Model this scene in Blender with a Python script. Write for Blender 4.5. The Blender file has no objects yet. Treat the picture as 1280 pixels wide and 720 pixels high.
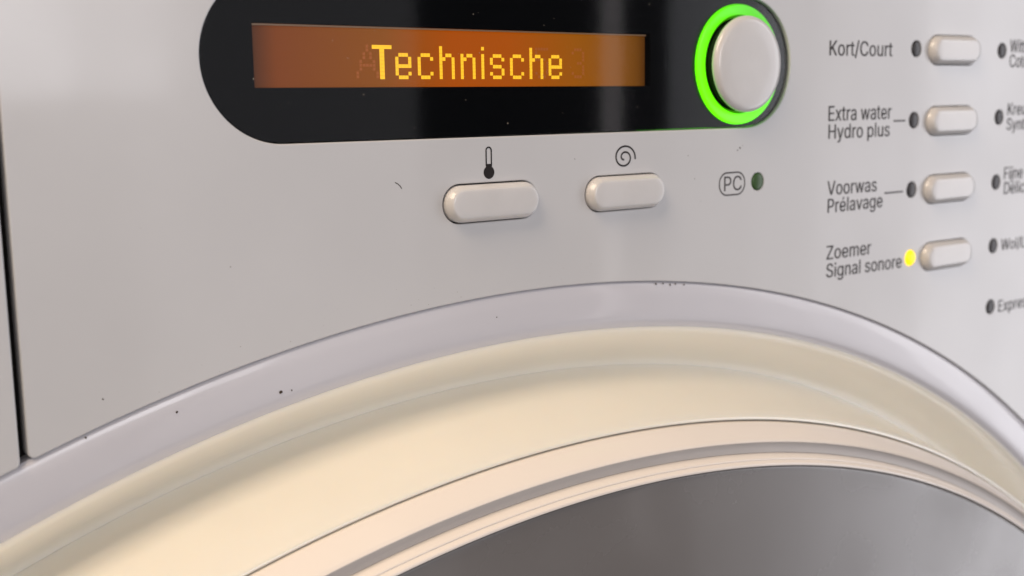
import bpy, bmesh, math, random, json
from mathutils import Vector, Matrix
random.seed(7)
R_ = math.radians
sc = bpy.context.scene
col = sc.collection

# ------------------------------------------------------------------ camera
# local frame of the machine front, in mm: x to the right, y up, z out of the front
def W(x, y, z=0.0):
    return Vector((x, -z, y)) * 0.001

cam = bpy.data.cameras.new("camera")
cam_o = bpy.data.objects.new("camera", cam)
col.objects.link(cam_o)
right = Vector((0.8072, -0.5900, -0.0158)).normalized()
fwd = Vector((0.5812, 0.7993, -0.1530)).normalized()
right = (right - fwd * right.dot(fwd)).normalized()
up = right.cross(fwd)
cam_o.matrix_world = Matrix((
    (right.x, up.x, -fwd.x, 0.0),
    (right.y, up.y, -fwd.y, -0.150),
    (right.z, up.z, -fwd.z, 0.0),
    (0, 0, 0, 1)))
cam.sensor_width = 36.0
cam.lens = 36.0 * 1488.1 / 1280.0
cam.clip_start = 0.01
cam.clip_end = 50
cam.dof.use_dof = True
cam.dof.focus_distance = 0.176
cam.dof.aperture_fstop = 26
sc.camera = cam_o

# ------------------------------------------------------------------ world and lamps
world = bpy.data.worlds.new("World")
sc.world = world
world.use_nodes = True
bg = world.node_tree.nodes["Background"]
bg.inputs[0].default_value = (0.97, 0.93, 0.95, 1)
bg.inputs[1].default_value = 0.045

def area(name, centre, target, w, h, radiance, color):
    l = bpy.data.lights.new(name, 'AREA')
    l.shape = 'RECTANGLE'
    l.size = w
    l.size_y = h
    l.color = color
    l.energy = radiance * math.pi * w * h
    o = bpy.data.objects.new(name, l)
    col.objects.link(o)
    o.location = centre
    d = (Vector(target) - Vector(centre)).normalized()
    o.rotation_euler = d.to_track_quat('-Z', 'Z' if abs(d.z) < .9 else 'Y').to_euler()
    return o

#WORLD=0.045
# windows and bright walls of the room behind the camera, the warm lamp above left, and an added warm front fill
area("room_light_left", (-0.70, -1.5, 0.1), (-0.70, 0, 0.1), 2.5, 2.6, .10, (.95, .94, 1))
area("room_light_middle", (0.785, -1.5, 0.1), (0.785, 0, 0.1), 0.47, 2.6, .72, (.97, .95, 1))
area("curtain_gap_light", (1.43, -1.5, 0.2), (1.43, 0, 0.2), 0.05, 1.8, 1.3, (1, .93, .95))
area("curtain_light", (1.69, -1.5, -0.1), (1.69, 0, -0.1), 0.24, 2.8, .75, (.94, .94, 1))
area("curtain_light", (1.905, -1.5, -0.1), (1.905, 0, -0.1), 0.19, 2.8, 1.15, (.94, .94, 1))
area("curtain_light", (2.185, -1.5, -0.1), (2.185, 0, -0.1), 0.37, 2.8, 2.2, (.95, .94, 1))
area("side_window", (2.97, -1.5, -0.1), (2.97, 0, -0.1), 1.2, 2.8, 4.0, (.96, .95, 1))
area("window_light", (0.28, -1.45, 0.22), (0.28, 0, 0.22), .36, .40, 6.6, (.96, .95, 1))
area("window_light", (0.53, -1.45, 0.22), (0.53, 0, 0.22), .14, .40, 3.4, (.96, .95, 1))
area("warm_front_fill", (-0.55, -1.30, 0.40), (0.1, 0, 0.0), 1.1, 1.1, 1.05, (1, .88, .75))  # added fill from the front, brightens the shaded door recess
area("ceiling_lamp", (-0.31, -0.105, 0.50), (0.1, 0, 0.0), 0.42, 0.42, 9.4, (1, .80, .60))


sc.view_settings.view_transform = 'Standard'
sc.view_settings.look = 'None'
sc.view_settings.exposure = 0.05
sc.view_settings.gamma = 1.0
sc.render.film_transparent = False
try:
    sc.cycles.use_denoising = True
    sc.cycles.max_bounces = 8
except Exception:
    pass

# ------------------------------------------------------------------ materials
def mat(name, base, rough=.3, spec=.5, metal=0.0, coat=0.0, coat_rough=.05, emit=None, es=1.0,
        mottle=0.0, mscale=60.0, bump=0.0, bscale=400.0, rvar=0.0, sss=0.0):
    m = bpy.data.materials.new(name)
    m.use_nodes = True
    nt = m.node_tree
    b = nt.nodes["Principled BSDF"]
    b.inputs["Base Color"].default_value = (*base, 1)
    b.inputs["Roughness"].default_value = rough
    b.inputs["Specular IOR Level"].default_value = spec
    b.inputs["Metallic"].default_value = metal
    b.inputs["Coat Weight"].default_value = coat
    b.inputs["Coat Roughness"].default_value = coat_rough
    if sss:
        b.inputs["Subsurface Weight"].default_value = sss
        b.inputs["Subsurface Radius"].default_value = (1, .8, .6)
        b.inputs["Subsurface Scale"].default_value = 0.0015
    if emit:
        b.inputs["Emission Color"].default_value = (*emit, 1)
        b.inputs["Emission Strength"].default_value = es
    tc = nt.nodes.new("ShaderNodeNewGeometry")
    def noise(scale, detail=3):
        n = nt.nodes.new("ShaderNodeTexNoise")
        n.inputs["Scale"].default_value = scale
        n.inputs["Detail"].default_value = detail
        nt.links.new(tc.outputs["Position"], n.inputs["Vector"])
        return n
    if mottle:
        n = noise(mscale, 4)
        r = nt.nodes.new("ShaderNodeValToRGB")
        r.color_ramp.elements[0].position = .3
        r.color_ramp.elements[1].position = .7
        r.color_ramp.elements[0].color = (*[c * (1 - mottle) for c in base], 1)
        r.color_ramp.elements[1].color = (*[min(1, c * (1 + mottle * .6)) for c in base], 1)
        nt.links.new(n.outputs["Fac"], r.inputs[0])
        nt.links.new(r.outputs[0], b.inputs["Base Color"])
    if rvar:
        n = noise(45, 5)
        mr = nt.nodes.new("ShaderNodeMapRange")
        mr.inputs["From Min"].default_value = .3
        mr.inputs["From Max"].default_value = .7
        mr.inputs["To Min"].default_value = max(0, rough - rvar)
        mr.inputs["To Max"].default_value = rough + rvar
        nt.links.new(n.outputs["Fac"], mr.inputs["Value"])
        nt.links.new(mr.outputs[0], b.inputs["Roughness"])
        n2 = noise(22, 6)                      # wiped and fingered patches dull the gloss unevenly
        mr2 = nt.nodes.new("ShaderNodeMapRange")
        mr2.inputs["From Min"].default_value = .42
        mr2.inputs["From Max"].default_value = .68
        mr2.inputs["To Min"].default_value = coat_rough
        mr2.inputs["To Max"].default_value = coat_rough * 3.5
        nt.links.new(n2.outputs["Fac"], mr2.inputs["Value"])
        nt.links.new(mr2.outputs[0], b.inputs["Coat Roughness"])
    if bump:
        n = noise(bscale, 2)
        bp = nt.nodes.new("ShaderNodeBump")
        bp.inputs["Strength"].default_value = bump
        bp.inputs["Distance"].default_value = 0.0002
        nt.links.new(n.outputs["Fac"], bp.inputs["Height"])
        nt.links.new(bp.outputs[0], b.inputs["Normal"])
    return m

M = {}
M['white'] = mat("white_plastic", (.575, .572, .585), rough=.36, spec=.5, coat=.55, coat_rough=.045, mottle=.035, mscale=30, bump=.06, bscale=350, rvar=.05)
M['enamel'] = mat("white_enamel", (.59, .582, .63), rough=.34, spec=.4, coat=.7, coat_rough=.05, mottle=.03, mscale=25, bump=.05, bscale=300, rvar=.04)
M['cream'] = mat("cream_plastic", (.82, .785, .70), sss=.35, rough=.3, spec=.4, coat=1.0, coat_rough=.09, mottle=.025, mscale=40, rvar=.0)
M['dish'] = mat("lit_look_cream_plastic", (.90, .855, .76), sss=.3, rough=.28, spec=.5, coat=1.0, coat_rough=.06, mottle=.02, mscale=40)  # cream paled beyond the door wall's, so the shaded recess looks lit
M['ring'] = mat("door_plastic", (.80, .74, .69), rough=.22, spec=.5, mottle=.03, mscale=40, bump=.05, bscale=350, rvar=.05)
M['gasket'] = mat("grey_gasket", (.45, .425, .415), rough=.35, spec=.4, mottle=.05, mscale=60)
M['cap'] = mat("button_plastic", (.63, .615, .615), rough=.33, spec=.5, coat=.55, coat_rough=.08, mottle=.03, mscale=200, bump=.05, bscale=900, sss=.08)
M['doorface'] = mat("grey_door_cover", (.165, .152, .147), rough=.27, spec=.45, coat=.38, coat_rough=.08, mottle=.08, mscale=14, rvar=.06)
M['dark'] = mat("dark_gap_plastic", (.03, .027, .028), rough=.7, spec=.2)
M['black'] = mat("black_mask", (.004, .0045, .0055), rough=.9, spec=0)
M['neck'] = mat("black_knob_neck", (.01, .012, .01), rough=.25, spec=.5)
M['ink'] = mat("grey_print_ink", (.055, .05, .052), rough=.6, spec=.2)
M['inkdark'] = mat("dark_print_ink", (.014, .010, .010), rough=.6, spec=.2)
M['lamp_off'] = mat("smoked_lamp_lens", (.032, .028, .030), rough=.3, spec=.35)
M['lamp_green'] = mat("unlit_green_lens", (.035, .085, .02), rough=.3, spec=.35)
M['lamp_yellow'] = mat("lit_yellow_lens", (.4, .35, .02), rough=.4, emit=(1.0, .60, .0), es=1.75)
M['green'] = mat("lit_green_ring", (.03, .2, .01), rough=.35, emit=(.075, .55, .0), es=2.3)
nt = M['green'].node_tree                # its lamps sit low and left, the far side is dimmer
_t = nt.nodes.new("ShaderNodeTexCoord"); _d = nt.nodes.new("ShaderNodeVectorMath"); _d.operation = 'DOT_PRODUCT'
_d.inputs[1].default_value = (.6, 0, .6)
_r = nt.nodes.new("ShaderNodeMapRange"); _r.inputs["From Min"].default_value = .1; _r.inputs["From Max"].default_value = 1.05
_r.inputs["To Min"].default_value = 2.7; _r.inputs["To Max"].default_value = .9
nt.links.new(_t.outputs["Generated"], _d.inputs[0]); nt.links.new(_d.outputs["Value"], _r.inputs["Value"])
nt.links.new(_r.outputs[0], nt.nodes["Principled BSDF"].inputs["Emission Strength"])
M['greendim'] = mat("dim_green_plastic", (.02, .12, .005), rough=.3, emit=(.03, .22, .0), es=1.0)
M['pixel'] = mat("lit_display_pixels", (.2, .1, .01), rough=.6, emit=(1.0, .56, .012), es=1.0)
M['ghost'] = mat("faint_display_pixels", (.1, .03, .01), rough=.6, emit=(.25, .058, .002), es=1.0)
M['dirt'] = mat("brown_dirt_specks", (.06, .045, .035), rough=.9, spec=.1)
M['fine'] = mat("faint_brown_dust", (.22, .19, .16), rough=.9, spec=.1)
M['dust'] = mat("pale_dust_specks", (.35, .30, .24), rough=.95, spec=.1)

# backlit display: the lamps behind it leave it uneven
m = bpy.data.materials.new("orange_backlight"); m.use_nodes = True
nt = m.node_tree
b = nt.nodes["Principled BSDF"]
b.inputs["Base Color"].default_value = (.035, .010, .003, 1); b.inputs["Specular IOR Level"].default_value = .1
b.inputs["Roughness"].default_value = .5
tcn = nt.nodes.new("ShaderNodeTexCoord")
sp = nt.nodes.new("ShaderNodeSeparateXYZ")
nt.links.new(tcn.outputs["Generated"], sp.inputs[0])
rp = nt.nodes.new("ShaderNodeValToRGB")
e = rp.color_ramp.elements
e[0].position = 0.03; e[0].color = (.06, .020, .008, 1)
e[1].position = .985; e[1].color = (.05, .018, .004, 1)
for p, c in ((.075, (.17, .042, .008, 1)), (.30, (.22, .064, .004, 1)), (.46, (.36, .066, .001, 1)), (.60, (.36, .070, .0008, 1)), (.78, (.28, .082, .001, 1)), (.90, (.20, .066, .001, 1)), (.955, (.13, .045, .002, 1))):
    x = e.new(p); x.color = c
nt.links.new(sp.outputs[0], rp.inputs[0])
rv = nt.nodes.new("ShaderNodeValToRGB")
e = rv.color_ramp.elements
e[0].position = 0.07; e[0].color = (.42, .42, .42, 1)
e[1].position = .92; e[1].color = (.14, .12, .10, 1)
for p, c in ((.20, 1.0), (.68, 1.0), (.80, .62)):
    x = e.new(p); x.color = (c, c, c, 1)
nt.links.new(sp.outputs[1], rv.inputs[0])
mx = nt.nodes.new("ShaderNodeMix"); mx.data_type = 'RGBA'; mx.blend_type = 'MULTIPLY'
mx.inputs[0].default_value = 1.0
nt.links.new(rp.outputs[0], mx.inputs[6]); nt.links.new(rv.outputs[0], mx.inputs[7])
nt.links.new(mx.outputs[2], b.inputs["Emission Color"])
b.inputs["Emission Strength"].default_value = 1.0
M['screen'] = m

m = bpy.data.materials.new("clear_cover_glass"); m.use_nodes = True
nt = m.node_tree
for n in list(nt.nodes):
    if n.type != 'OUTPUT_MATERIAL': nt.nodes.remove(n)
out = [n for n in nt.nodes if n.type == 'OUTPUT_MATERIAL'][0]
tr = nt.nodes.new("ShaderNodeBsdfTransparent")
gl = nt.nodes.new("ShaderNodeBsdfGlossy"); gl.inputs["Roughness"].default_value = .05
fr = nt.nodes.new("ShaderNodeFresnel"); fr.inputs["IOR"].default_value = 1.24
mxs = nt.nodes.new("ShaderNodeMixShader")
nt.links.new(fr.outputs[0], mxs.inputs[0]); nt.links.new(tr.outputs[0], mxs.inputs[1]); nt.links.new(gl.outputs[0], mxs.inputs[2])
nt.links.new(mxs.outputs[0], out.inputs[0])
M['glass'] = m

# ------------------------------------------------------------------ builders
ROT = Matrix(((1, 0, 0, 0), (0, 0, -1, 0), (0, 1, 0, 0), (0, 0, 0, 1)))
TOW = ROT @ Matrix.Scale(0.001, 4)
world_at = {}

def link(name, me, m, parent, label=None, kind=None, at=None, smooth=28):
    """me holds local mm coordinates; the object gets its origin at its own centre"""
    me.transform(TOW)
    vs = [v.co for v in me.vertices]
    if at is None:
        lo = Vector([min(v[k] for v in vs) for k in range(3)])
        hi = Vector([max(v[k] for v in vs) for k in range(3)])
        c = (lo + hi) / 2
    else:
        c = W(*at)
    me.transform(Matrix.Translation(-c))
    flat = 'flat_faces' in me
    for p in me.polygons:
        p.use_smooth = not (flat and abs(p.normal.y) > .9999)
    if smooth is not None:
        me.set_sharp_from_angle(angle=R_(smooth))
    if flat:                                   # keep the big flat faces flat next to their rounded edges
        me.update()
        nrm = [Vector(n.vector) for n in me.corner_normals]
        for p in me.polygons:
            if not p.use_smooth:
                for li in p.loop_indices: nrm[li] = p.normal.copy()
            p.use_smooth = True
        flatv = {}
        for p in me.polygons:
            if abs(p.normal.y) > .9999:
                for vi in p.vertices: flatv[vi] = p.normal.copy()
        for l in me.loops:
            if l.vertex_index in flatv and nrm[l.index].dot(flatv[l.vertex_index]) > .8: nrm[l.index] = flatv[l.vertex_index]
        me.normals_split_custom_set(nrm)
    me.materials.clear()
    me.materials.append(m)
    o = bpy.data.objects.new(name, me)
    col.objects.link(o)
    world_at[o] = c
    o.parent = parent
    o.location = c - world_at[parent]
    if label: o['label'] = label
    if kind: o['kind'] = kind
    return o

def dup(o, at, parent, label=None):
    c = o.copy(); col.objects.link(c)
    w = W(*at)
    world_at[c] = w
    c.parent = parent
    c.location = w - world_at[parent]
    if 'label' in c: del c['label']
    if label: c['label'] = label
    return c

def from_pydata(name, vs, fs):
    me = bpy.data.meshes.new(name)
    me.from_pydata([tuple(v) for v in vs], [], fs)
    bm = bmesh.new(); bm.from_mesh(me)
    bmesh.ops.recalc_face_normals(bm, faces=bm.faces)
    bm.to_mesh(me); bm.free()
    return me

def plate_mesh(loops, z0, z1, bevel=.3, res=3):
    """flat plate z0..z1 with outer outline loops[0] and holes, front edges rounded (2D curve)"""
    cu = bpy.data.curves.new("outline", 'CURVE')
    cu.dimensions = '2D'; cu.fill_mode = 'BOTH'
    cu.extrude = (z1 - z0) / 2 - bevel
    cu.bevel_depth = bevel; cu.bevel_resolution = res; cu.offset = -bevel
    for lp in loops:
        s = cu.splines.new('POLY'); s.points.add(len(lp) - 1)
        for p, q in zip(s.points, lp): p.co = (q[0], q[1], 0, 1)
        s.use_cyclic_u = True
    o = bpy.data.objects.new("tmp", cu); col.objects.link(o)
    bpy.context.view_layer.update()
    me = bpy.data.meshes.new_from_object(o.evaluated_get(bpy.context.evaluated_depsgraph_get()))
    bpy.data.objects.remove(o); bpy.data.curves.remove(cu)
    me.transform(Matrix.Translation((0, 0, (z0 + z1) / 2)))
    bm = bmesh.new(); bm.from_mesh(me)
    bmesh.ops.remove_doubles(bm, verts=bm.verts, dist=.0005)
    bmesh.ops.recalc_face_normals(bm, faces=bm.faces)
    bm.to_mesh(me); bm.free()
    me['flat_faces'] = 1
    return me

def stadium(cx, cy, w, h, n=20, d=0.0):
    """pill outline, counter-clockwise, grown by d"""
    r = h / 2; a = w / 2 - r
    pts = []
    for i in range(n + 1):
        t = -math.pi / 2 + math.pi * i / n
        pts.append((cx + a + (r + d) * math.cos(t), cy + (r + d) * math.sin(t)))
    for i in range(n + 1):
        t = math.pi / 2 + math.pi * i / n
        pts.append((cx - a + (r + d) * math.cos(t), cy + (r + d) * math.sin(t)))
    return pts

def circle(cx, cy, r, n=48):
    return [(cx + r * math.cos(2 * math.pi * i / n), cy + r * math.sin(2 * math.pi * i / n)) for i in range(n)]

def loft(name, rings, cap=True, cap0=False):
    """rings: list of equal-length loops of (x,y,z)"""
    n = len(rings[0]); vs = [p for r in rings for p in r]; fs = []
    for k in range(len(rings) - 1):
        for i in range(n):
            j = (i + 1) % n
            fs.append((k * n + i, k * n + j, (k + 1) * n + j, (k + 1) * n + i))
    if cap: fs.append(tuple((len(rings) - 1) * n + i for i in range(n)))
    if cap0: fs.append(tuple(reversed(range(n))))
    return from_pydata(name, vs, fs)

def revolve(name, cx, cy, prof, n=64, cap=True):
    return loft(name, [[(cx + r * math.cos(2 * math.pi * i / n), cy + r * math.sin(2 * math.pi * i / n), z) for i in range(n)] for r, z in prof], cap)

def pill_cap(cx, cy, w, h, prof):
    return loft("pill", [[(x, y, z) for x, y in stadium(cx, cy, w, h, 20, -ins)] for ins, z in prof])

def tube2d(pts, width, z0, z1, closed=False):
    """flat printed line of given width following pts"""
    n = len(pts); L = []; Rr = []
    for i, p in enumerate(pts):
        a = pts[(i - 1) % n] if (closed or i > 0) else p
        c = pts[(i + 1) % n] if (closed or i < n - 1) else p
        dx, dy = c[0] - a[0], c[1] - a[1]; l = math.hypot(dx, dy) or 1
        nx, ny = -dy / l * width / 2, dx / l * width / 2
        L.append((p[0] + nx, p[1] + ny)); Rr.append((p[0] - nx, p[1] - ny))
    vs = [(x, y, z1) for x, y in L] + [(x, y, z1) for x, y in Rr]
    fs = [(i, (i + 1) % n, n + (i + 1) % n, n + i) for i in range(n if closed else n - 1)]
    me = bpy.data.meshes.new("line"); me.from_pydata(vs, [], fs)
    return me

def join_meshes(name, ms):
    bm = bmesh.new()
    for x in ms: bm.from_mesh(x)
    me = bpy.data.meshes.new(name); bm.to_mesh(me); bm.free()
    return me

# ------------------------------------------------------------------ the machine
CX, CY = 114.52, -273.5          # door centre
root = bpy.data.objects.new("washing_machine", None)
col.objects.link(root)
root.location = W(CX, -800, -280)
world_at[root] = root.location.copy()
root['label'] = "white front-loading washing machine with orange display, green-lit round button and large round door"
root['category'] = "washing machine"

# --- control fascia with its cut-outs
BT = dict(w=17.4, h=5.6)
TB = (105.45, -14.9); SB = (132.75, -14.95)
ROWS = [-9.7, 4.65, 18.85, 33.05, 46.85]
OB = [(224.0, -(v + .3 if i else v + .15)) for i, v in enumerate(ROWS[:4])]
LED1 = [(211.4 + (.3 if i == 3 else 0), -v) for i, v in enumerate(ROWS[:4])]
LED2 = [(241.95, -v) for v in ROWS]
PCL = (165.1, -14.8)
PX0, PX1, PY = 59.8, 173.4, 6.5
PH = 22.9
FR = 244.1

def arc(r, a0, a1, n):
    return [(CX + r * math.cos(R_(a0 + (a1 - a0) * i / n)), CY + r * math.sin(R_(a0 + (a1 - a0) * i / n))) for i in range(n + 1)]

def corner(cx, cy, r, a0, a1, n=6):
    return [(cx + r * math.cos(R_(a0 + (a1 - a0) * i / n)), cy + r * math.sin(R_(a0 + (a1 - a0) * i / n))) for i in range(n + 1)]

TOP = 52.0; BOT = -140.0; XL = -183.0; XR = 412.0
def ang_at_y(r, y): return math.degrees(math.asin((y - CY) / r))
def ang_at_x(r, x): return math.degrees(math.acos((x - CX) / r))
gap_r = 35.0; gap_l = 34.0
# the right-hand fascia: its lower edge is the arc round the door
a_r = ang_at_y(FR, BOT)
a_l = ang_at_x(FR, gap_r + 1.0)
fas = [(XR, BOT), (XR, TOP), (gap_r, TOP)]
ya = CY + math.sqrt(FR ** 2 - (gap_r + 1.0 - CX) ** 2)
fas += [(gap_r, ya + .75), (gap_r + .12, ya + .3), (gap_r + .45, ya + .05)]
fas += arc(FR, a_l, a_r, 160)
holes = [stadium((PX0 + PX1) / 2, PY, PX1 - PX0, PH, 48),
         stadium(*TB, BT['w'], BT['h'], 20, .22), stadium(*SB, BT['w'] - .5, BT['h'], 20, .18)]
holes += [stadium(x, y, 17, 5.75, 20, .16) for x, y in OB]
holes += [circle(x, y, 1.62, 32) for x, y in LED1 + LED2]
holes += [circle(*PCL, 1.62, 32)]
fascia = link("control_fascia", plate_mesh([fas] + holes, -2.6, 0, .22, 3), M['white'], root, at=(CX, 0, 0))

# --- detergent drawer on the left
a_d = ang_at_x(FR, gap_l - 1.0)
yd = CY + math.sqrt(FR ** 2 - (gap_l - 1.0 - CX) ** 2)
a_e = 180 - ang_at_y(FR, BOT)
dr = [(gap_l, TOP), (XL, TOP), (XL, BOT)] + arc(FR, a_e, a_d, 60) + [(gap_l - .45, yd + .15), (gap_l - .1, yd + .5), (gap_l, yd + .95)]
link("detergent_drawer", plate_mesh([dr[::-1]], -2.6, .15, .3, 4), M['white'], root)

# dark void behind fascia and drawer
link("backing_plate", plate_mesh([[(XL + 3, BOT + 2), (XR - 3, BOT + 2), (XR - 3, TOP - 3), (XL + 3, TOP - 3)], circle(CX, CY, 241.0, 160)[::-1]], -4.6, -3.6, .1, 1), M['dark'], root)

# --- metal front below, with the round dish the door sits in
fp = [(XL, BOT - .4), (XL, -790), (XR, -790), (XR, BOT - .4)]
aL = 180 - ang_at_y(FR, BOT - .4); aR = ang_at_y(FR, BOT - .4)
fp += arc(FR, aR, -180 - (180 - aL) if False else aL - 360, 200)
link("front_panel", plate_mesh([fp], -2.6, -.05, .2, 2), M['enamel'], root)
sur = [(244.06, -3.2), (244.06, -.85), (243.97, -.8), (243.9, -.55), (243.72, -.30), (243.45, -.2), (241.5, -.13), (239.5, -.12), (238.2, -.16), (237.3, -.30),
       (236.5, -.62), (236.1, -.9), (236.0, -2.5)]
link("door_surround", revolve("surround", CX, CY, sur, 512, cap=False), M['enamel'], root, at=(CX, CY, 0), smooth=50, label="smooth white ring of the front panel round the door")
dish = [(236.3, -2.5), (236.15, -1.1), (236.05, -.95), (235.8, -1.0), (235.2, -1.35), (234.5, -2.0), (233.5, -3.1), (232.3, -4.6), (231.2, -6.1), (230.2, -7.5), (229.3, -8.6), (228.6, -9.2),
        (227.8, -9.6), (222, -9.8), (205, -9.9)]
link("door_recess", revolve("dish", CX, CY, dish, 512, cap=False), M['dish'], root, at=(CX, CY, -7), smooth=50, label="sloping cream recess the door sits in, paled to look lit")

# --- cabinet behind everything
bm = bmesh.new()
bmesh.ops.create_cube(bm, size=1, matrix=Matrix.Translation(((XL + XR) / 2, -372, -303)) @ Matrix.Diagonal((594, 850, 572, 1)))
bmesh.ops.bevel(bm, geom=list(bm.edges), offset=3, segments=3, affect='EDGES')
me = bpy.data.meshes.new("cab"); bm.to_mesh(me); bm.free()
# front face removed round the door: the cabinet starts 10 mm behind the fascia, the dish in front of it stays clear
link("cabinet", me, M['enamel'], root)

# --- door
wall = [(227.9, -12.0), (227.85, -9.8), (227.7, -9.2), (227.3, -7.6), (226.5, -4.4), (225.6, -1.0), (224.7, 2.4), (223.8, 6.2), (223.1, 9.3), (222.65, 11.1),
        (222.4, 11.9), (222.1, 12.2), (221.8, 12.15), (221.72, 11.6)]
door = link("door", revolve("door", CX, CY, wall + [(221.4, 9.0), (200, 9.0), (200, -12)], 512, cap=False), M['cream'], root, at=(CX, CY, 0), smooth=60,
            label="wide cream-lit outer wall of the round door")
rim = [(221.45, 10.5), (221.5, 12.0), (221.4, 12.6), (221.1, 13.3), (220.6, 14.3), (220.0, 15.4), (219.5, 16.25), (219.2, 16.65), (218.95, 16.8), (218.78, 16.72), (218.7, 16.2), (218.7, 15)]
gasket = [(218.72, 15.5), (218.7, 16.5), (218.4, 16.4), (218.0, 16.3), (217.4, 16.25), (216.95, 16.3), (216.85, 15.5)]
lip = [(216.9, 15.4), (216.88, 16.4), (216.78, 16.95), (216.6, 17.5), (216.4, 17.95), (216.25, 18.1), (216.12, 18.1), (216.05, 18.02), (215.98, 18.15), (215.82, 18.7), (215.6, 18.92), (215.3, 18.9), (215.1, 18.6), (215.0, 15)]
link("rim_gasket", revolve("gasket", CX, CY, gasket, 512, cap=False), M['gasket'], door, at=(CX, CY, 16), smooth=50, label="thin grey groove ring in the rim")
link("rim_lip", revolve("lip", CX, CY, lip, 512, cap=False), M['ring'], door, at=(CX, CY, 17), smooth=50, label="thin bright inner lip beside the grey door cover")
link("door_rim", revolve("rim", CX, CY, rim, 512, cap=False), M['ring'], door, at=(CX, CY, 16), smooth=50, label="bright outer band of the door rim")
cover = [(215.06, 15.0), (215.05, 18.35), (214.9, 18.5), (214.6, 18.55)] + [(214 * (1 - t) + .5 * t, 18.55 + 4.5 * (1 - (1 - t) ** 2)) for t in [i / 24 for i in range(25)]]
link("door_cover", revolve("cover", CX, CY, cover, 256), M['doorface'], door, at=(CX, CY, 18), smooth=60, label="smooth dark grey door cover inside the rim")

# --- display panel
panel = link("display_panel", plate_mesh([stadium((PX0 + PX1) / 2, PY, PX1 - PX0, PH, 48, -.12),
        [(67.6, 2.65), (139.15, 2.6), (139.15, 11.15), (67.6, 11.25)]], -2.2, -.75, .08, 2), M['black'], root, label="glossy black pill-shaped display panel")
link("cover_glass", plate_mesh([stadium((PX0 + PX1) / 2, PY, PX1 - PX0, PH, 48, -.14)], -.70, -.42, .1, 2), M['glass'], panel)
sm = bpy.data.meshes.new("screen")
sm.from_pydata([(66, 1.8, 0), (141, 1.8, 0), (141, 12.2, 0), (66, 12.2, 0)], [], [(0, 1, 2, 3)])
sm.transform(Matrix.Translation((0, 0, -2.35)))
link("display_screen", sm, M['screen'], panel, smooth=None)
# thin metal edge along the top of the window
sb_ = plate_mesh([[(67.7, 10.92), (138.6, 10.87), (138.6, 11.08), (67.7, 11.16)]], -1.6, -1.2, .05, 1)
link("window_edge", sb_, mat("window_edge", (.35, .22, .12), rough=.4), panel)

GL = {'T': ["#######", "..##...", "..##...", "..##...", "..##...", "..##...", "..##...", "..##...", "..##..."],
      'e': [".....", ".....", ".###.", "#...#", "#...#", "#####", "#....", "#...#", ".###."],
      'c': [".....", ".....", ".###.", "#...#", "#....", "#....", "#....", "#...#", ".###."],
      'h': ["#....", "#....", "#.##.", "##..#", "#...#", "#...#", "#...#", "#...#", "#...#"],
      'n': [".....", ".....", "#.##.", "##..#", "#...#", "#...#", "#...#", "#...#", "#...#"],
      'i': ["#", ".", "#", "#", "#", "#", "#", "#", "#"],
      's': [".....", ".....", ".###.", "#...#", "#....", ".###.", "....#", "#...#", ".###."],
      'A': ["...#...", "...#...", "..#.#..", "..#.#..", ".#...#.", ".#####.", ".#...#.", "#.....#", "#.....#"],
      '5': ["#####", "#....", "#....", "####.", "....#", "....#", "....#", "#...#", ".###."],
      '3': [".###.", "#...#", "....#", "....#", "..##.", "....#", "....#", "#...#", ".###."]}
GL['T'] = ["######"] + ["..##.."] * 8
PXS = .5395
def pix_char(ch, x, ytop, z, s=.545, over=-.01):
    vs, fs = [], []
    def quad(x0, y0, x1, y1):
        b = len(vs)
        zz = z + .0004 * (len(fs) % 5)
        vs.extend([(x0, y0, zz), (x1, y0, zz), (x1, y1, zz), (x0, y1, zz)]); fs.append((b, b + 1, b + 2, b + 3))
    if ch == 'T':
        quad(x, ytop - s, x + 6 * s, ytop)
        for r in range(1, 9): quad(x + 2.25 * s, ytop - (r + 1) * s * .99 - over, x + 3.7 * s, ytop - r * s * .99 + over)
    for r, row in enumerate(GL[ch]):
        for c, q in enumerate(row):
            if q == '#' and ch != 'T':
                quad(x + c * s - over, ytop - (r + 1) * s * .99 - over, x + (c + 1) * s + over, ytop - r * s * .99 + over)
    me = bpy.data.meshes.new("px"); me.from_pydata(vs, [], fs)
    return me
x = 85.25; k = 1 + 2.3 / 150
for ch in "Technische":
    o = link("display_character", pix_char(ch, x * k, 8.52 * k, -2.3), M['pixel'], panel, smooth=None, label="lit yellow letter %s of the word Technische on the display" % ch)
    x += (len(GL[ch][0]) + (1 if ch == 'T' else 1.95)) * PXS
for ch, gx in (('A', 82.6), ('5', 114.2), ('3', 121.5)):
    link("faded_character", pix_char(ch, gx * k, 8.6 * k, -2.33, .545, -.06), M['ghost'], panel, smooth=None, label="faint trace of an earlier character %s on the display" % ch)

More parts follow.
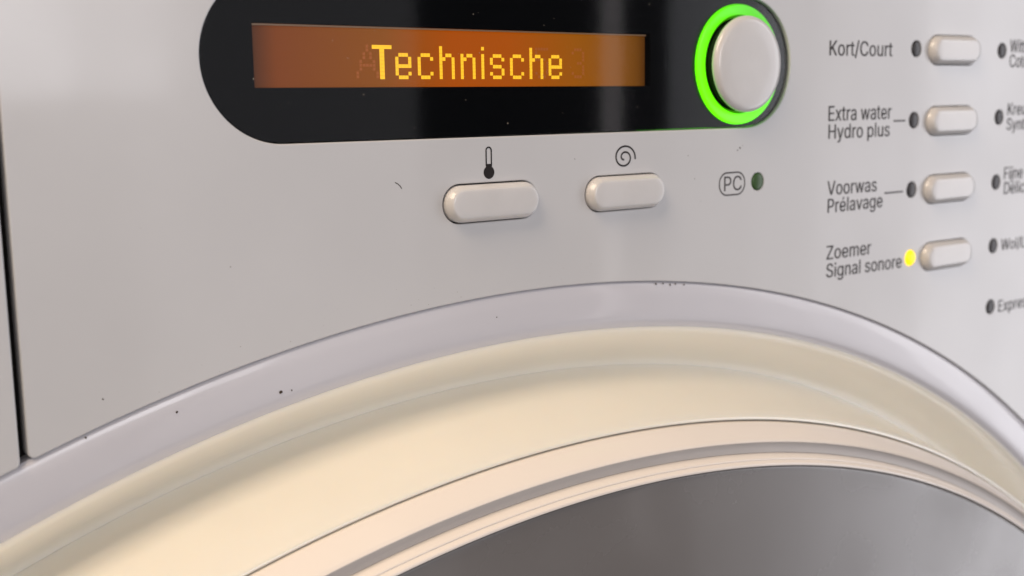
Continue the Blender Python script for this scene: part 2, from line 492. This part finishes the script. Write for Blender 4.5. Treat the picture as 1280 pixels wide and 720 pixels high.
# --- round start button with its green ring
KX, KY = 160.0, 6.25
ringprof = [(10.55, -.6), (10.5, -.1), (10.3, .12), (10.0, .15), (9.1, .1), (8.65, 0)]
btn = link("start_button", revolve("neck", KX, KY, [(7.75, -1.0), (7.75, .2), (7.6, 1.2), (7.6, 1.9), (7.0, 1.9)], 96), M['neck'], root, at=(KX, KY, 0), label="round start button with a glowing green ring")
link("light_ring", revolve("ringl", KX, KY, ringprof, 128, cap=False), M['green'], btn, at=(KX, KY, 0), label="bright green lit ring round the start button")
link("ring_inner_edge", revolve("ringi", KX, KY, [(8.64, -.01), (8.5, -.1), (8.35, -.3), (8.2, -.7), (7.8, -1.0)], 128, cap=False), M['greendim'], btn, at=(KX, KY, 0), label="dimmer green inner edge of the ring in the knob's gap")
kc = [(7.9, 1.1), (8.25, 1.2), (8.42, 1.5), (8.42, 1.75), (8.3, 2.1), (8.05, 2.38), (7.7, 2.55), (7.2, 2.63), (4.5, 2.68), (2, 2.70), (.3, 2.70)]
link("button_cap", revolve("cap", KX, KY, kc, 128), M['cap'], btn, at=(KX, KY, 2), smooth=50, label="flat round white cap of the start button")

# --- pill buttons
CAPP = [(.0, -2.0), (.0, .38), (.03, .5), (.1, .66), (.3, 1.04), (.5, 1.32), (.6, 1.42), (.72, 1.49), (.9, 1.52), (1.4, 1.54), (2.1, 1.55), (2.7, 1.55)]
link("temperature_button", pill_cap(*TB, BT['w'] - .1, BT['h'], CAPP), M['cap'], root, smooth=50, label="white pill button below the thermometer symbol")
link("spin_button", pill_cap(*SB, BT['w'] - .6, BT['h'], CAPP), M['cap'], root, smooth=50, label="white pill button below the spiral symbol")
OPP = [(.0, -2.0), (.0, .3), (.04, .42), (.14, .62), (.38, 1.0), (.6, 1.26), (.74, 1.38), (.9, 1.45), (1.15, 1.49), (1.6, 1.51), (2.2, 1.52), (2.8, 1.52)]
OL = ["white option button beside Kort/Court", "white option button beside Extra water", "white option button beside Voorwas", "white option button beside Zoemer, next to the lit lamp"]
o0 = link("option_button", pill_cap(0, 0, 17, 5.75, OPP), M['cap'], root, at=(0, 0, 0), smooth=50)
o0.location = W(*OB[0]) - world_at[root]; world_at[o0] = W(*OB[0]); o0['label'] = OL[0]
for p, t in list(zip(OB, OL))[1:]: dup(o0, (*p, 0), root, t)

# --- indicator lamps
lp = [(1.6, -1.2), (1.6, -.12), (1.5, .02), (1.25, .10), (.8, .16), (.3, .19)]
l0 = None
LL = ["dark lamp beside Kort/Court", "dark lamp beside Extra water", "dark lamp beside Voorwas"]
L2 = ["dark lamp left of Witte was", "dark lamp left of Kreukherstellend", "dark lamp left of Fijne was", "dark lamp left of Wol", "dark lamp left of Express"]
for p, t in list(zip(LED1[:3], LL)) + list(zip(LED2, L2)):
    if l0 is None:
        l0 = link("indicator_lamp", revolve("lens", 0, 0, lp, 32), M['lamp_off'], root, at=(0, 0, 0), smooth=60)
        l0.location = W(*p) - world_at[root]; l0['label'] = t
    else: dup(l0, (*p, 0), root, t)
ly = [(1.6, -1.2), (1.6, -.1), (1.5, .12), (1.3, .35), (.9, .55), (.3, .62)]
link("indicator_lamp", revolve("lens", *LED1[3], ly, 32), M['lamp_yellow'], root, smooth=60, label="glowing yellow lamp beside Signal sonore")
link("indicator_lamp", revolve("lens", *PCL, lp, 32), M['lamp_green'], root, smooth=60, label="unlit dark green lamp beside the PC emblem")

# --- printing on the fascia
GLYPHS = json.loads('''{"/":[249,[[235,533,71,-76,14,-76,178,533]]],"C":[510,[[267,-7,205,1,150,25,104,63,70,115,48,179,40,254,48,329,70,393,104,445,150,484,205,508,267,516,340,504,373,490,402,471,427,447,448,418,463,385,473,348,408,348,389,395,357,428,315,449,267,456,223,450,184,432,150,403,125,364,109,314,103,254,109,194,125,145,151,105,184,76,223,59,267,53,315,60,357,81,389,114,408,160,473,160,463,124,448,91,428,62,402,38,373,19,341,5,305,-4]]],"D":[502,[[219,0,96,0,96,57,215,57,272,63,318,81,354,110,379,149,394,198,399,255,394,312,379,361,354,399,320,428,275,446,221,452,93,452,93,509,225,509,294,501,353,478,399,441,433,391,455,329,462,255,455,181,433,119,398,68,351,31,291,8],[125,509,125,0,60,0,60,509]]],"E":[419,[[60,0,60,509,372,509,372,452,125,452,125,286,355,286,355,229,125,229,125,57,375,57,375,0]]],"F":[410,[[60,0,60,509,369,509,369,452,125,452,125,278,346,278,346,221,125,221,125,0]]],"H":[517,[[60,0,60,509,125,509,125,289,392,289,392,509,457,509,457,0,392,0,392,232,125,232,125,0]]],"K":[467,[[104,145,104,216,139,261,174,303,212,344,364,509,448,509,231,276,228,276],[60,0,60,509,125,509,125,334,124,225,125,193,125,0],[372,0,188,259,228,309,449,0]]],"L":[393,[[60,0,60,509,125,509,125,57,361,57,361,0]]],"P":[445,[[60,0,60,509,235,509,289,503,332,487,366,462,390,430,404,391,409,348,404,304,390,265,366,233,332,207,289,191,235,186,109,186,109,242,233,242,269,246,297,256,318,272,333,294,342,319,344,348,342,376,333,402,318,423,297,439,268,449,232,452,125,452,125,0]]],"S":[447,[[224,-9,172,-4,128,9,91,31,64,60,46,96,38,137,104,137,110,110,123,88,142,71,166,59,224,49,257,52,286,60,311,74,329,92,341,114,346,139,342,161,332,179,296,205,245,222,184,239,128,260,86,289,60,326,52,372,58,413,75,448,102,476,138,498,180,511,227,516,275,511,316,498,351,476,377,449,394,415,401,378,337,378,326,412,302,437,267,453,225,459,194,456,167,448,145,435,129,418,118,398,115,376,119,352,131,334,169,308,212,293,264,279,312,264,359,238,395,198,405,171,408,139,403,99,386,64,360,34,323,11,278,-4]]],"V":[480,[[204,0,16,509,84,509,192,206,215,137,248,31,235,31,267,138,290,206,395,509,463,509,278,0]]],"W":[686,[[155,0,16,509,82,509,163,196,175,145,187,94,197,40,189,40,200,94,211,145,224,196,306,509,380,509,462,196,474,145,486,94,497,40,488,40,499,94,510,145,523,196,603,509,670,509,530,0,455,0,368,323,351,391,336,475,350,475,335,395,318,323,230,0]]],"Z":[438,[[42,0,42,46,273,385,306,431,341,476,348,454,285,452,223,452,40,452,40,509,397,509,397,462,169,129,134,81,97,33,90,54,152,57,214,57,399,57,399,0]]],"a":[389,[[160,-9,126,-5,94,5,68,22,48,45,35,73,30,108,34,138,43,161,58,179,78,193,125,211,178,220,234,227,265,235,273,243,276,255,276,257,267,297,240,322,196,331,149,322,118,301,100,274,41,291,57,322,79,346,104,364,133,375,194,384,239,379,286,360,306,343,322,320,333,290,337,251,337,0,277,0,277,52,272,52,252,25,215,1],[170,45,202,49,228,59,248,74,263,93,272,115,276,138,276,190,259,182,231,176,200,171,175,168,134,159,103,139,95,124,92,105,102,72,130,52]]],"c":[396,[[207,-8,159,-2,117,16,82,46,56,85,40,133,34,187,40,243,56,291,82,330,117,360,159,378,207,384,260,377,305,356,340,322,362,277,303,262,290,289,270,311,242,325,207,330,173,325,145,310,124,287,108,258,99,224,96,187,99,151,108,117,124,89,145,66,173,51,207,46,243,52,271,66,292,89,304,117,363,102,341,56,306,21,261,-1]]],"d":[424,[[195,-8,151,-2,111,16,79,45,55,84,39,133,34,189,39,245,55,293,79,332,112,361,151,378,196,384,228,381,253,373,287,346,306,319,311,319,311,509,372,509,372,0,313,0,313,59,307,59,287,31,252,4,227,-5],[205,47,236,51,263,65,284,86,299,115,309,150,312,189,309,229,300,263,284,291,263,312,237,325,205,330,172,325,145,311,124,290,108,261,99,227,96,189,99,151,109,117,124,88,145,66,172,51]]],"e":[404,[[212,-8,161,-2,117,16,82,46,56,85,40,132,34,187,39,242,55,290,81,329,115,359,157,378,205,384,266,374,294,361,319,341,341,315,357,282,368,242,371,194,371,169,75,169,75,221,338,221,310,202,307,237,298,269,283,294,263,314,237,326,205,330,173,326,146,313,125,294,109,270,99,241,96,211,96,178,100,139,110,106,128,80,151,61,179,50,212,46,254,53,285,73,306,105,365,91,353,63,335,39,311,19,283,4,249,-5]]],"g":[425,[[207,-151,168,-148,134,-140,82,-110,51,-69,101,-41,122,-66,154,-88,207,-97,249,-92,282,-75,304,-47,311,-6,311,68,306,68,287,41,252,16,227,8,195,5,152,10,113,27,80,53,55,90,39,136,34,191,39,246,55,293,80,332,112,361,152,378,196,384,228,382,253,373,288,346,308,319,313,319,313,379,372,379,372,-9,367,-54,350,-90,324,-117,291,-136,251,-147],[205,59,237,63,264,75,285,95,300,121,309,154,312,193,309,231,300,264,285,291,264,312,237,325,205,330,172,325,145,312,124,290,109,262,99,229,96,193,99,155,109,123,124,96,145,76,172,63]]],"h":[410,[[114,227,114,0,53,0,53,509,114,509,114,287,102,287,124,332,152,362,187,379,227,384,264,380,295,369,321,349,341,321,353,285,357,240,357,0,296,0,296,235,290,275,273,304,246,323,210,329,184,326,161,317,141,303,126,283,117,257]]],"i":[167,[[53,0,53,379,114,379,114,0],[84,443,67,446,54,455,44,468,41,483,44,499,54,512,67,521,84,524,100,521,114,512,123,499,126,483,123,468,114,455,100,446]]],"j":[167,[[53,379,114,379,114,-30,111,-63,102,-90,86,-113,65,-129,37,-139,4,-143,-10,-143,-10,-87,2,-87,25,-83,40,-72,50,-54,53,-29],[83,443,67,446,53,455,44,468,41,483,44,499,53,512,67,521,83,524,100,521,114,512,123,499,126,483,123,468,114,455,100,446]]],"k":[381,[[110,137,110,212,121,212,284,379,360,379,184,199,177,199],[53,0,53,509,114,509,114,0],[294,0,148,186,191,229,372,0]]],"l":[189,[[139,-2,101,3,74,20,58,47,53,84,53,509,114,509,114,99,120,62,130,54,146,52,160,53,170,54,181,3,162,-1]]],"m":[610,[[53,0,53,379,112,379,112,295,108,295,118,323,132,346,172,376,219,386,257,380,287,361,309,331,321,295,312,295,322,321,337,343,381,375,437,386,468,383,497,372,522,354,541,328,553,296,557,255,557,0,496,0,496,254,490,289,473,313,447,326,419,330,395,328,374,320,345,290,335,247,335,0,274,0,274,260,269,288,253,311,229,326,199,330,158,320,140,307,126,289,117,266,114,238,114,0]]],"n":[410,[[114,227,114,0,53,0,53,379,112,379,112,287,102,287,124,332,152,362,187,379,227,384,264,380,295,369,321,349,341,321,353,285,357,240,357,0,296,0,296,235,290,275,273,304,246,323,210,329,184,326,161,317,141,303,126,283,117,257]]],"o":[415,[[207,-8,159,-2,117,16,82,46,56,85,40,133,34,187,40,243,56,291,82,330,117,360,159,378,207,384,256,378,299,360,333,330,359,291,376,243,381,187,376,133,359,85,333,46,299,16,256,-2],[207,46,242,51,270,66,292,89,307,117,316,151,319,187,316,224,307,258,292,287,270,310,242,325,207,330,173,325,145,310,124,287,108,258,99,224,96,187,99,151,108,117,124,89,145,66,173,51]]],"p":[424,[[53,-143,53,379,112,379,112,319,118,319,137,346,171,373,197,381,229,384,274,378,313,361,345,332,370,293,385,245,390,189,385,133,370,84,346,45,313,16,274,-2,229,-8,198,-5,173,4,138,31,118,59,114,59,114,-143],[220,47,253,51,279,66,301,88,316,117,325,151,328,189,325,227,316,261,301,290,280,311,253,325,220,330,188,325,161,312,140,291,125,263,116,229,113,189,116,150,125,115,140,86,162,65,188,51]]],"q":[424,[[372,-143,311,-143,311,59,306,59,287,31,252,4,227,-5,195,-8,151,-2,111,16,79,45,55,84,39,133,34,189,39,245,55,293,79,332,112,361,151,378,196,384,228,381,253,373,287,346,307,319,313,319,313,379,372,379],[205,47,236,51,263,65,284,86,299,115,309,150,312,189,309,229,300,263,284,291,263,312,237,325,205,330,172,325,145,311,124,290,108,261,99,227,96,189,99,151,109,117,124,88,145,66,172,51]]],"r":[259,[[53,0,53,379,112,379,112,321,115,321,130,347,152,367,181,380,213,385,229,384,243,384,243,322,230,324,207,326,182,323,159,315,140,301,126,284,117,262,114,237,114,0]]],"s":[365,[[182,-8,145,-5,112,3,84,18,62,38,45,63,36,94,94,107,105,79,124,60,150,49,181,45,217,50,244,62,262,81,268,103,265,121,254,136,237,147,212,155,149,170,104,186,72,208,53,237,47,274,51,305,65,332,87,354,115,370,149,381,187,384,223,381,254,372,279,358,299,339,324,290,268,277,258,298,243,316,219,328,187,333,156,329,131,317,114,299,109,277,112,258,124,243,172,223,229,209,275,194,306,171,325,142,331,107,326,75,312,47,290,24,260,6,223,-5]]],"t":[227,[[204,379,204,327,6,327,6,379],[65,471,126,471,126,98,128,76,136,61,150,53,170,50,185,51,202,54,213,2,192,-3,168,-4,125,2,92,21,72,52,65,93]]],"u":[410,[[182,-5,146,-1,115,11,89,31,69,59,57,95,53,139,53,379,114,379,114,144,119,105,137,75,164,56,200,50,226,53,249,62,268,77,283,97,293,122,296,153,296,379,357,379,357,0,298,0,298,92,307,92,286,47,257,17,222,0]]],"v":[389,[[163,0,17,379,84,379,165,155,187,87,206,21,184,21,203,87,224,155,305,379,371,379,226,0]]],"w":[567,[[138,0,23,379,87,379,133,214,154,137,175,41,165,41,186,135,206,214,252,379,316,379,362,214,382,136,402,41,391,41,413,135,434,214,480,379,545,379,429,0,368,0,319,172,305,225,291,280,277,338,291,338,277,280,263,225,248,172,199,0]]],"x":[379,[[21,0,171,218,171,171,29,379,100,379,147,306,179,253,207,206,175,206,202,253,233,306,282,379,352,379,209,169,209,214,358,0,287,0,231,85,200,136,173,182,205,182,178,136,148,85,91,0]]],"y":[389,[[47,-139,61,-86,71,-87,104,-89,130,-74,151,-36,163,-1,17,379,84,379,165,155,187,87,206,21,184,21,202,87,224,155,305,379,371,379,204,-58,177,-107,139,-136,91,-145,65,-143]]],"é":[404,[[212,-8,161,-2,117,16,82,46,56,85,40,132,34,187,39,242,55,290,81,329,115,359,157,378,205,384,266,374,294,361,319,341,341,315,357,282,368,242,371,194,371,169,75,169,75,221,338,221,310,202,307,237,298,269,283,294,263,314,237,326,205,330,173,326,146,313,125,294,109,270,99,241,96,211,96,178,100,139,110,106,128,80,151,61,179,50,212,46,254,53,285,73,306,105,365,91,353,63,335,39,311,19,283,4,249,-5],[177,429,225,529,293,529,227,429]]]}''')
GLYPHS['l'] = [172, [[58, 0, 114, 0, 114, 516, 58, 516]]]
GLYPHS['P'][1] = [[60, 0, 60, 509, 235, 509, 289, 503, 332, 487, 366, 462, 390, 430, 404, 391, 409, 348, 404, 304, 390, 265, 366, 233, 332, 207, 289, 191, 235, 186, 125, 186, 125, 0],
    [125, 242, 233, 242, 269, 246, 297, 256, 318, 272, 333, 294, 342, 319, 344, 348, 342, 376, 333, 402, 318, 423, 297, 439, 268, 449, 232, 452, 125, 452]]
def text_mesh(s, x0, y0, x1, y1, cap, bold=0.0):
    """s set from (x0,y0) to (x1,y1) on its baseline with capitals cap mm high"""
    H = max(GLYPHS['H'][1][0][1::2]); sy = cap / H
    adv = 0; parts = []
    for ch in s:
        if ch == ' ': adv += 190; continue
        parts.append((ch, adv)); adv += GLYPHS[ch][0] + 6
    sx = (x1 - x0) / adv; slope = (y1 - y0) / (x1 - x0)
    groups = [[]]
    for ch, a in parts:
        if ch in 'KkD':
            for lpz in GLYPHS[ch][1]: groups.append([(a, lpz)])
        else:
            groups[0] += [(a, lpz) for lpz in GLYPHS[ch][1]]
    ms = []
    for gi, grp in enumerate(groups):
        cu = bpy.data.curves.new("print", 'CURVE'); cu.dimensions = '2D'; cu.fill_mode = 'BOTH'; cu.extrude = .01
        for a, lpz in grp:
            P = list(zip(lpz[::2], lpz[1::2]))
            sp_ = cu.splines.new('POLY'); sp_.points.add(len(P) - 1)
            for q, (px, py) in zip(sp_.points, P):
                xx = (px + a) * sx
                q.co = (x0 + xx, y0 + slope * xx + py * sy, 0, 1)
            sp_.use_cyclic_u = True
        if not grp:
            continue
        o = bpy.data.objects.new("tmp", cu); col.objects.link(o)
        bpy.context.view_layer.update()
        me = bpy.data.meshes.new_from_object(o.evaluated_get(bpy.context.evaluated_depsgraph_get()))
        bpy.data.objects.remove(o); bpy.data.curves.remove(cu)
        me.transform(Matrix.Translation((0, 0, .022 + .002 * (gi % 4))))
        ms.append(me)
    return join_meshes("print", ms)
TX = [("Kort/Court", 184.0, 8.1, 203.6, 8.1, 2.8), ("Extra water", 184.2, -4.25, 203.9, -4.2, 2.85), ("Hydro plus", 184.3, -7.65, 203.6, -7.65, 2.75),
      ("Voorwas", 184.6, -18.45, 200.0, -18.5, 2.7), ("Prélavage", 184.6, -21.9, 202.0, -21.8, 2.7),
      ("Zoemer", 184.7, -31.05, 198.7, -31.1, 2.7), ("Signal sonore", 184.8, -34.6, 209.0, -34.8, 2.7),
      ("Witte was", 244.8, 9.4, 259.9, 9.4, 2.75), ("Coton", 244.8, 6.2, 254.5, 6.2, 2.75),
      ("Kreukherstellend", 244.8, -4.2, 273.0, -4.2, 2.6), ("Synthétique", 244.8, -7.5, 264.5, -7.5, 2.6),
      ("Fijne was", 244.6, -18.4, 260.0, -18.4, 2.7), ("Délicat", 244.8, -21.7, 256.8, -21.7, 2.7),
      ("Wol/Laine", 244.9, -34.3, 262.0, -34.4, 2.5), ("Express", 244.8, -48.4, 258.6, -48.4, 2.7)]
for t in TX:
    _a = text_mesh(*t); _b = _a.copy(); _b.transform(Matrix.Translation((.085, 0, .004)))
    link("printed_text", join_meshes("print", [_a, _b]), M['ink'], fascia, smooth=None, label="small grey printed words %s" % t[0])
for x0, x1, y in ((204.6, 208.5, -4.65), (202.4, 208.5, -19.05)):
    link("printed_dash", tube2d([(x0, y), (x1, y)], .32, 0, .03), M['ink'], fascia, smooth=None)
# thermometer: outlined tube with a filled bulb
TXc = 105.05
pts = [(TXc - .48, -9.3)] + [(TXc + .48 * math.cos(R_(a)), -7.0 + .48 * math.sin(R_(a))) for a in range(180, -1, -20)] + [(TXc + .48, -9.3)]
bulb = bpy.data.meshes.new("bulb"); c = circle(TXc, -10.35, 1.0, 32)
bulb.from_pydata([(x, y, .03) for x, y in c], [], [tuple(range(32))])
stem = bpy.data.meshes.new("stem"); stem.from_pydata([(TXc - .57, -9.7, .026), (TXc + .57, -9.7, .026), (TXc + .57, -9.05, .026), (TXc - .57, -9.05, .026)], [], [(0, 1, 2, 3)])
link("thermometer_symbol", join_meshes("thermo", [tube2d(pts, .24, 0, .03), bulb, stem]), M['inkdark'], fascia, smooth=None, label="printed thermometer symbol above the left pill button")
# spiral
SX, SY = 132.75, -9.15
pts = []
for i in range(80):
    t = i / 79; a = R_(-100 - 630 * t) ; r = .35 + 1.95 * t ** .9
    pts.append((SX - .1 + r * math.cos(a) * 1.05, SY + r * math.sin(a) * .92))
link("spiral_symbol", tube2d(pts, .30, 0, .03), M['inkdark'], fascia, smooth=None, label="printed spin spiral above the right pill button")
# PC emblem: letters in an outlined rounded box
def rrect(cx, cy, w, h, r, n=8):
    o = []
    for sx, sy, a in ((1, 1, 0), (-1, 1, 90), (-1, -1, 180), (1, -1, 270)):
        o += corner(cx + sx * (w / 2 - r), cy + sy * (h / 2 - r), r, a, a + 90, n)
    return o
link("printed_emblem", join_meshes("pc", [tube2d(rrect(158.4, -14.85, 6.5, 4.0, 1.9), .26, 0, .03, True), text_mesh("PC", 156.05, -16.1, 161.1, -16.1, 2.6)]), M['ink'], fascia, smooth=None, label="letters PC in an outlined rounded box beside the green lamp")

# --- specks, chips and dust
def speck_mesh(items, seed=1):
    rnd = random.Random(seed); vs, fs = [], []
    for (x, y, z, r) in items:
        n = 7; b = len(vs); el = rnd.uniform(.6, 1.0); ph = rnd.uniform(0, 3.14)
        for i in range(n):
            a = 2 * math.pi * i / n; rr = r * rnd.uniform(.6, 1.15)
            px, py = rr * math.cos(a), rr * el * math.sin(a)
            vs.append((x + px * math.cos(ph) - py * math.sin(ph), y + px * math.sin(ph) + py * math.cos(ph), z))
        vs.append((x, y, z + r * .4))
        fs += [(b + i, b + (i + 1) % n, b + n) for i in range(n)]
    me = bpy.data.meshes.new("specks"); me.from_pydata(vs, [], fs)
    return me
sp1 = [(160.3, -8.5, .01, .22), (159.7, -8.9, .01, .15), (161.0, -8.1, .01, .12), (147.4, -9.4, .01, .1), (149, -13.5, .01, .09), (122, -9, .01, .1), (126, -12.5, .01, .07), (62.5, -21, .01, .1), (44.5, -36.3, .01, .16), (150.5, -17.5, .01, .08)]
link("dirt_specks", speck_mesh(sp1, 2), M['dirt'], fascia, kind="stuff", smooth=None)
link("scratch", tube2d([(88.35, -11.05), (88.8, -11.25), (89.2, -11.6), (89.45, -12.0)], .13, 0, .02), M['dirt'], fascia, smooth=None, label="short dark scratch left of the left pill button")
_r = random.Random(23)
fine = []
for _ in range(34):                        # finer dirt gathers along the seam and round the buttons
    a, r = R_(_r.uniform(72, 112)), FR + abs(_r.gauss(0, 1.6)) + .3
    fine.append((CX + r * math.cos(a), CY + r * math.sin(a), .004, _r.choice([.03, .04, .05, .07])))
for _ in range(22):
    fine.append((_r.uniform(45, 235), _r.uniform(-28, -8), .004, _r.choice([.03, .04, .05])))
link("fine_dust", speck_mesh(fine, 9), M['fine'], fascia, kind="stuff", smooth=None)
sp2 = []
for dg, r, s in ((84.0, 243.6, .3), (83.6, 243.7, .22), (83.2, 243.5, .26), (82.9, 243.65, .2), (82.4, 243.6, .2), (104.5, 241.6, .2), (101.0, 238.6, .28), (100.6, 238.3, .16), (112.5, 243.6, .3), (118.0, 242.0, .22), (92.0, 240.6, .14), (107.3, 243.6, .18)):
    sp2.append((CX + r * math.cos(R_(dg)), CY + r * math.sin(R_(dg)), -.1, s))
link("paint_chips", speck_mesh(sp2, 3), M['dirt'], root, kind="stuff", smooth=None)
rnd = random.Random(11)
sp4 = [(rnd.uniform(66, 150), rnd.uniform(-3.6, 16.5), -.41, rnd.choice([.05, .06, .07, .09, .12])) for _ in range(46)]
link("dust_specks", speck_mesh(sp4, 5), M['dust'], panel, kind="stuff", smooth=None)
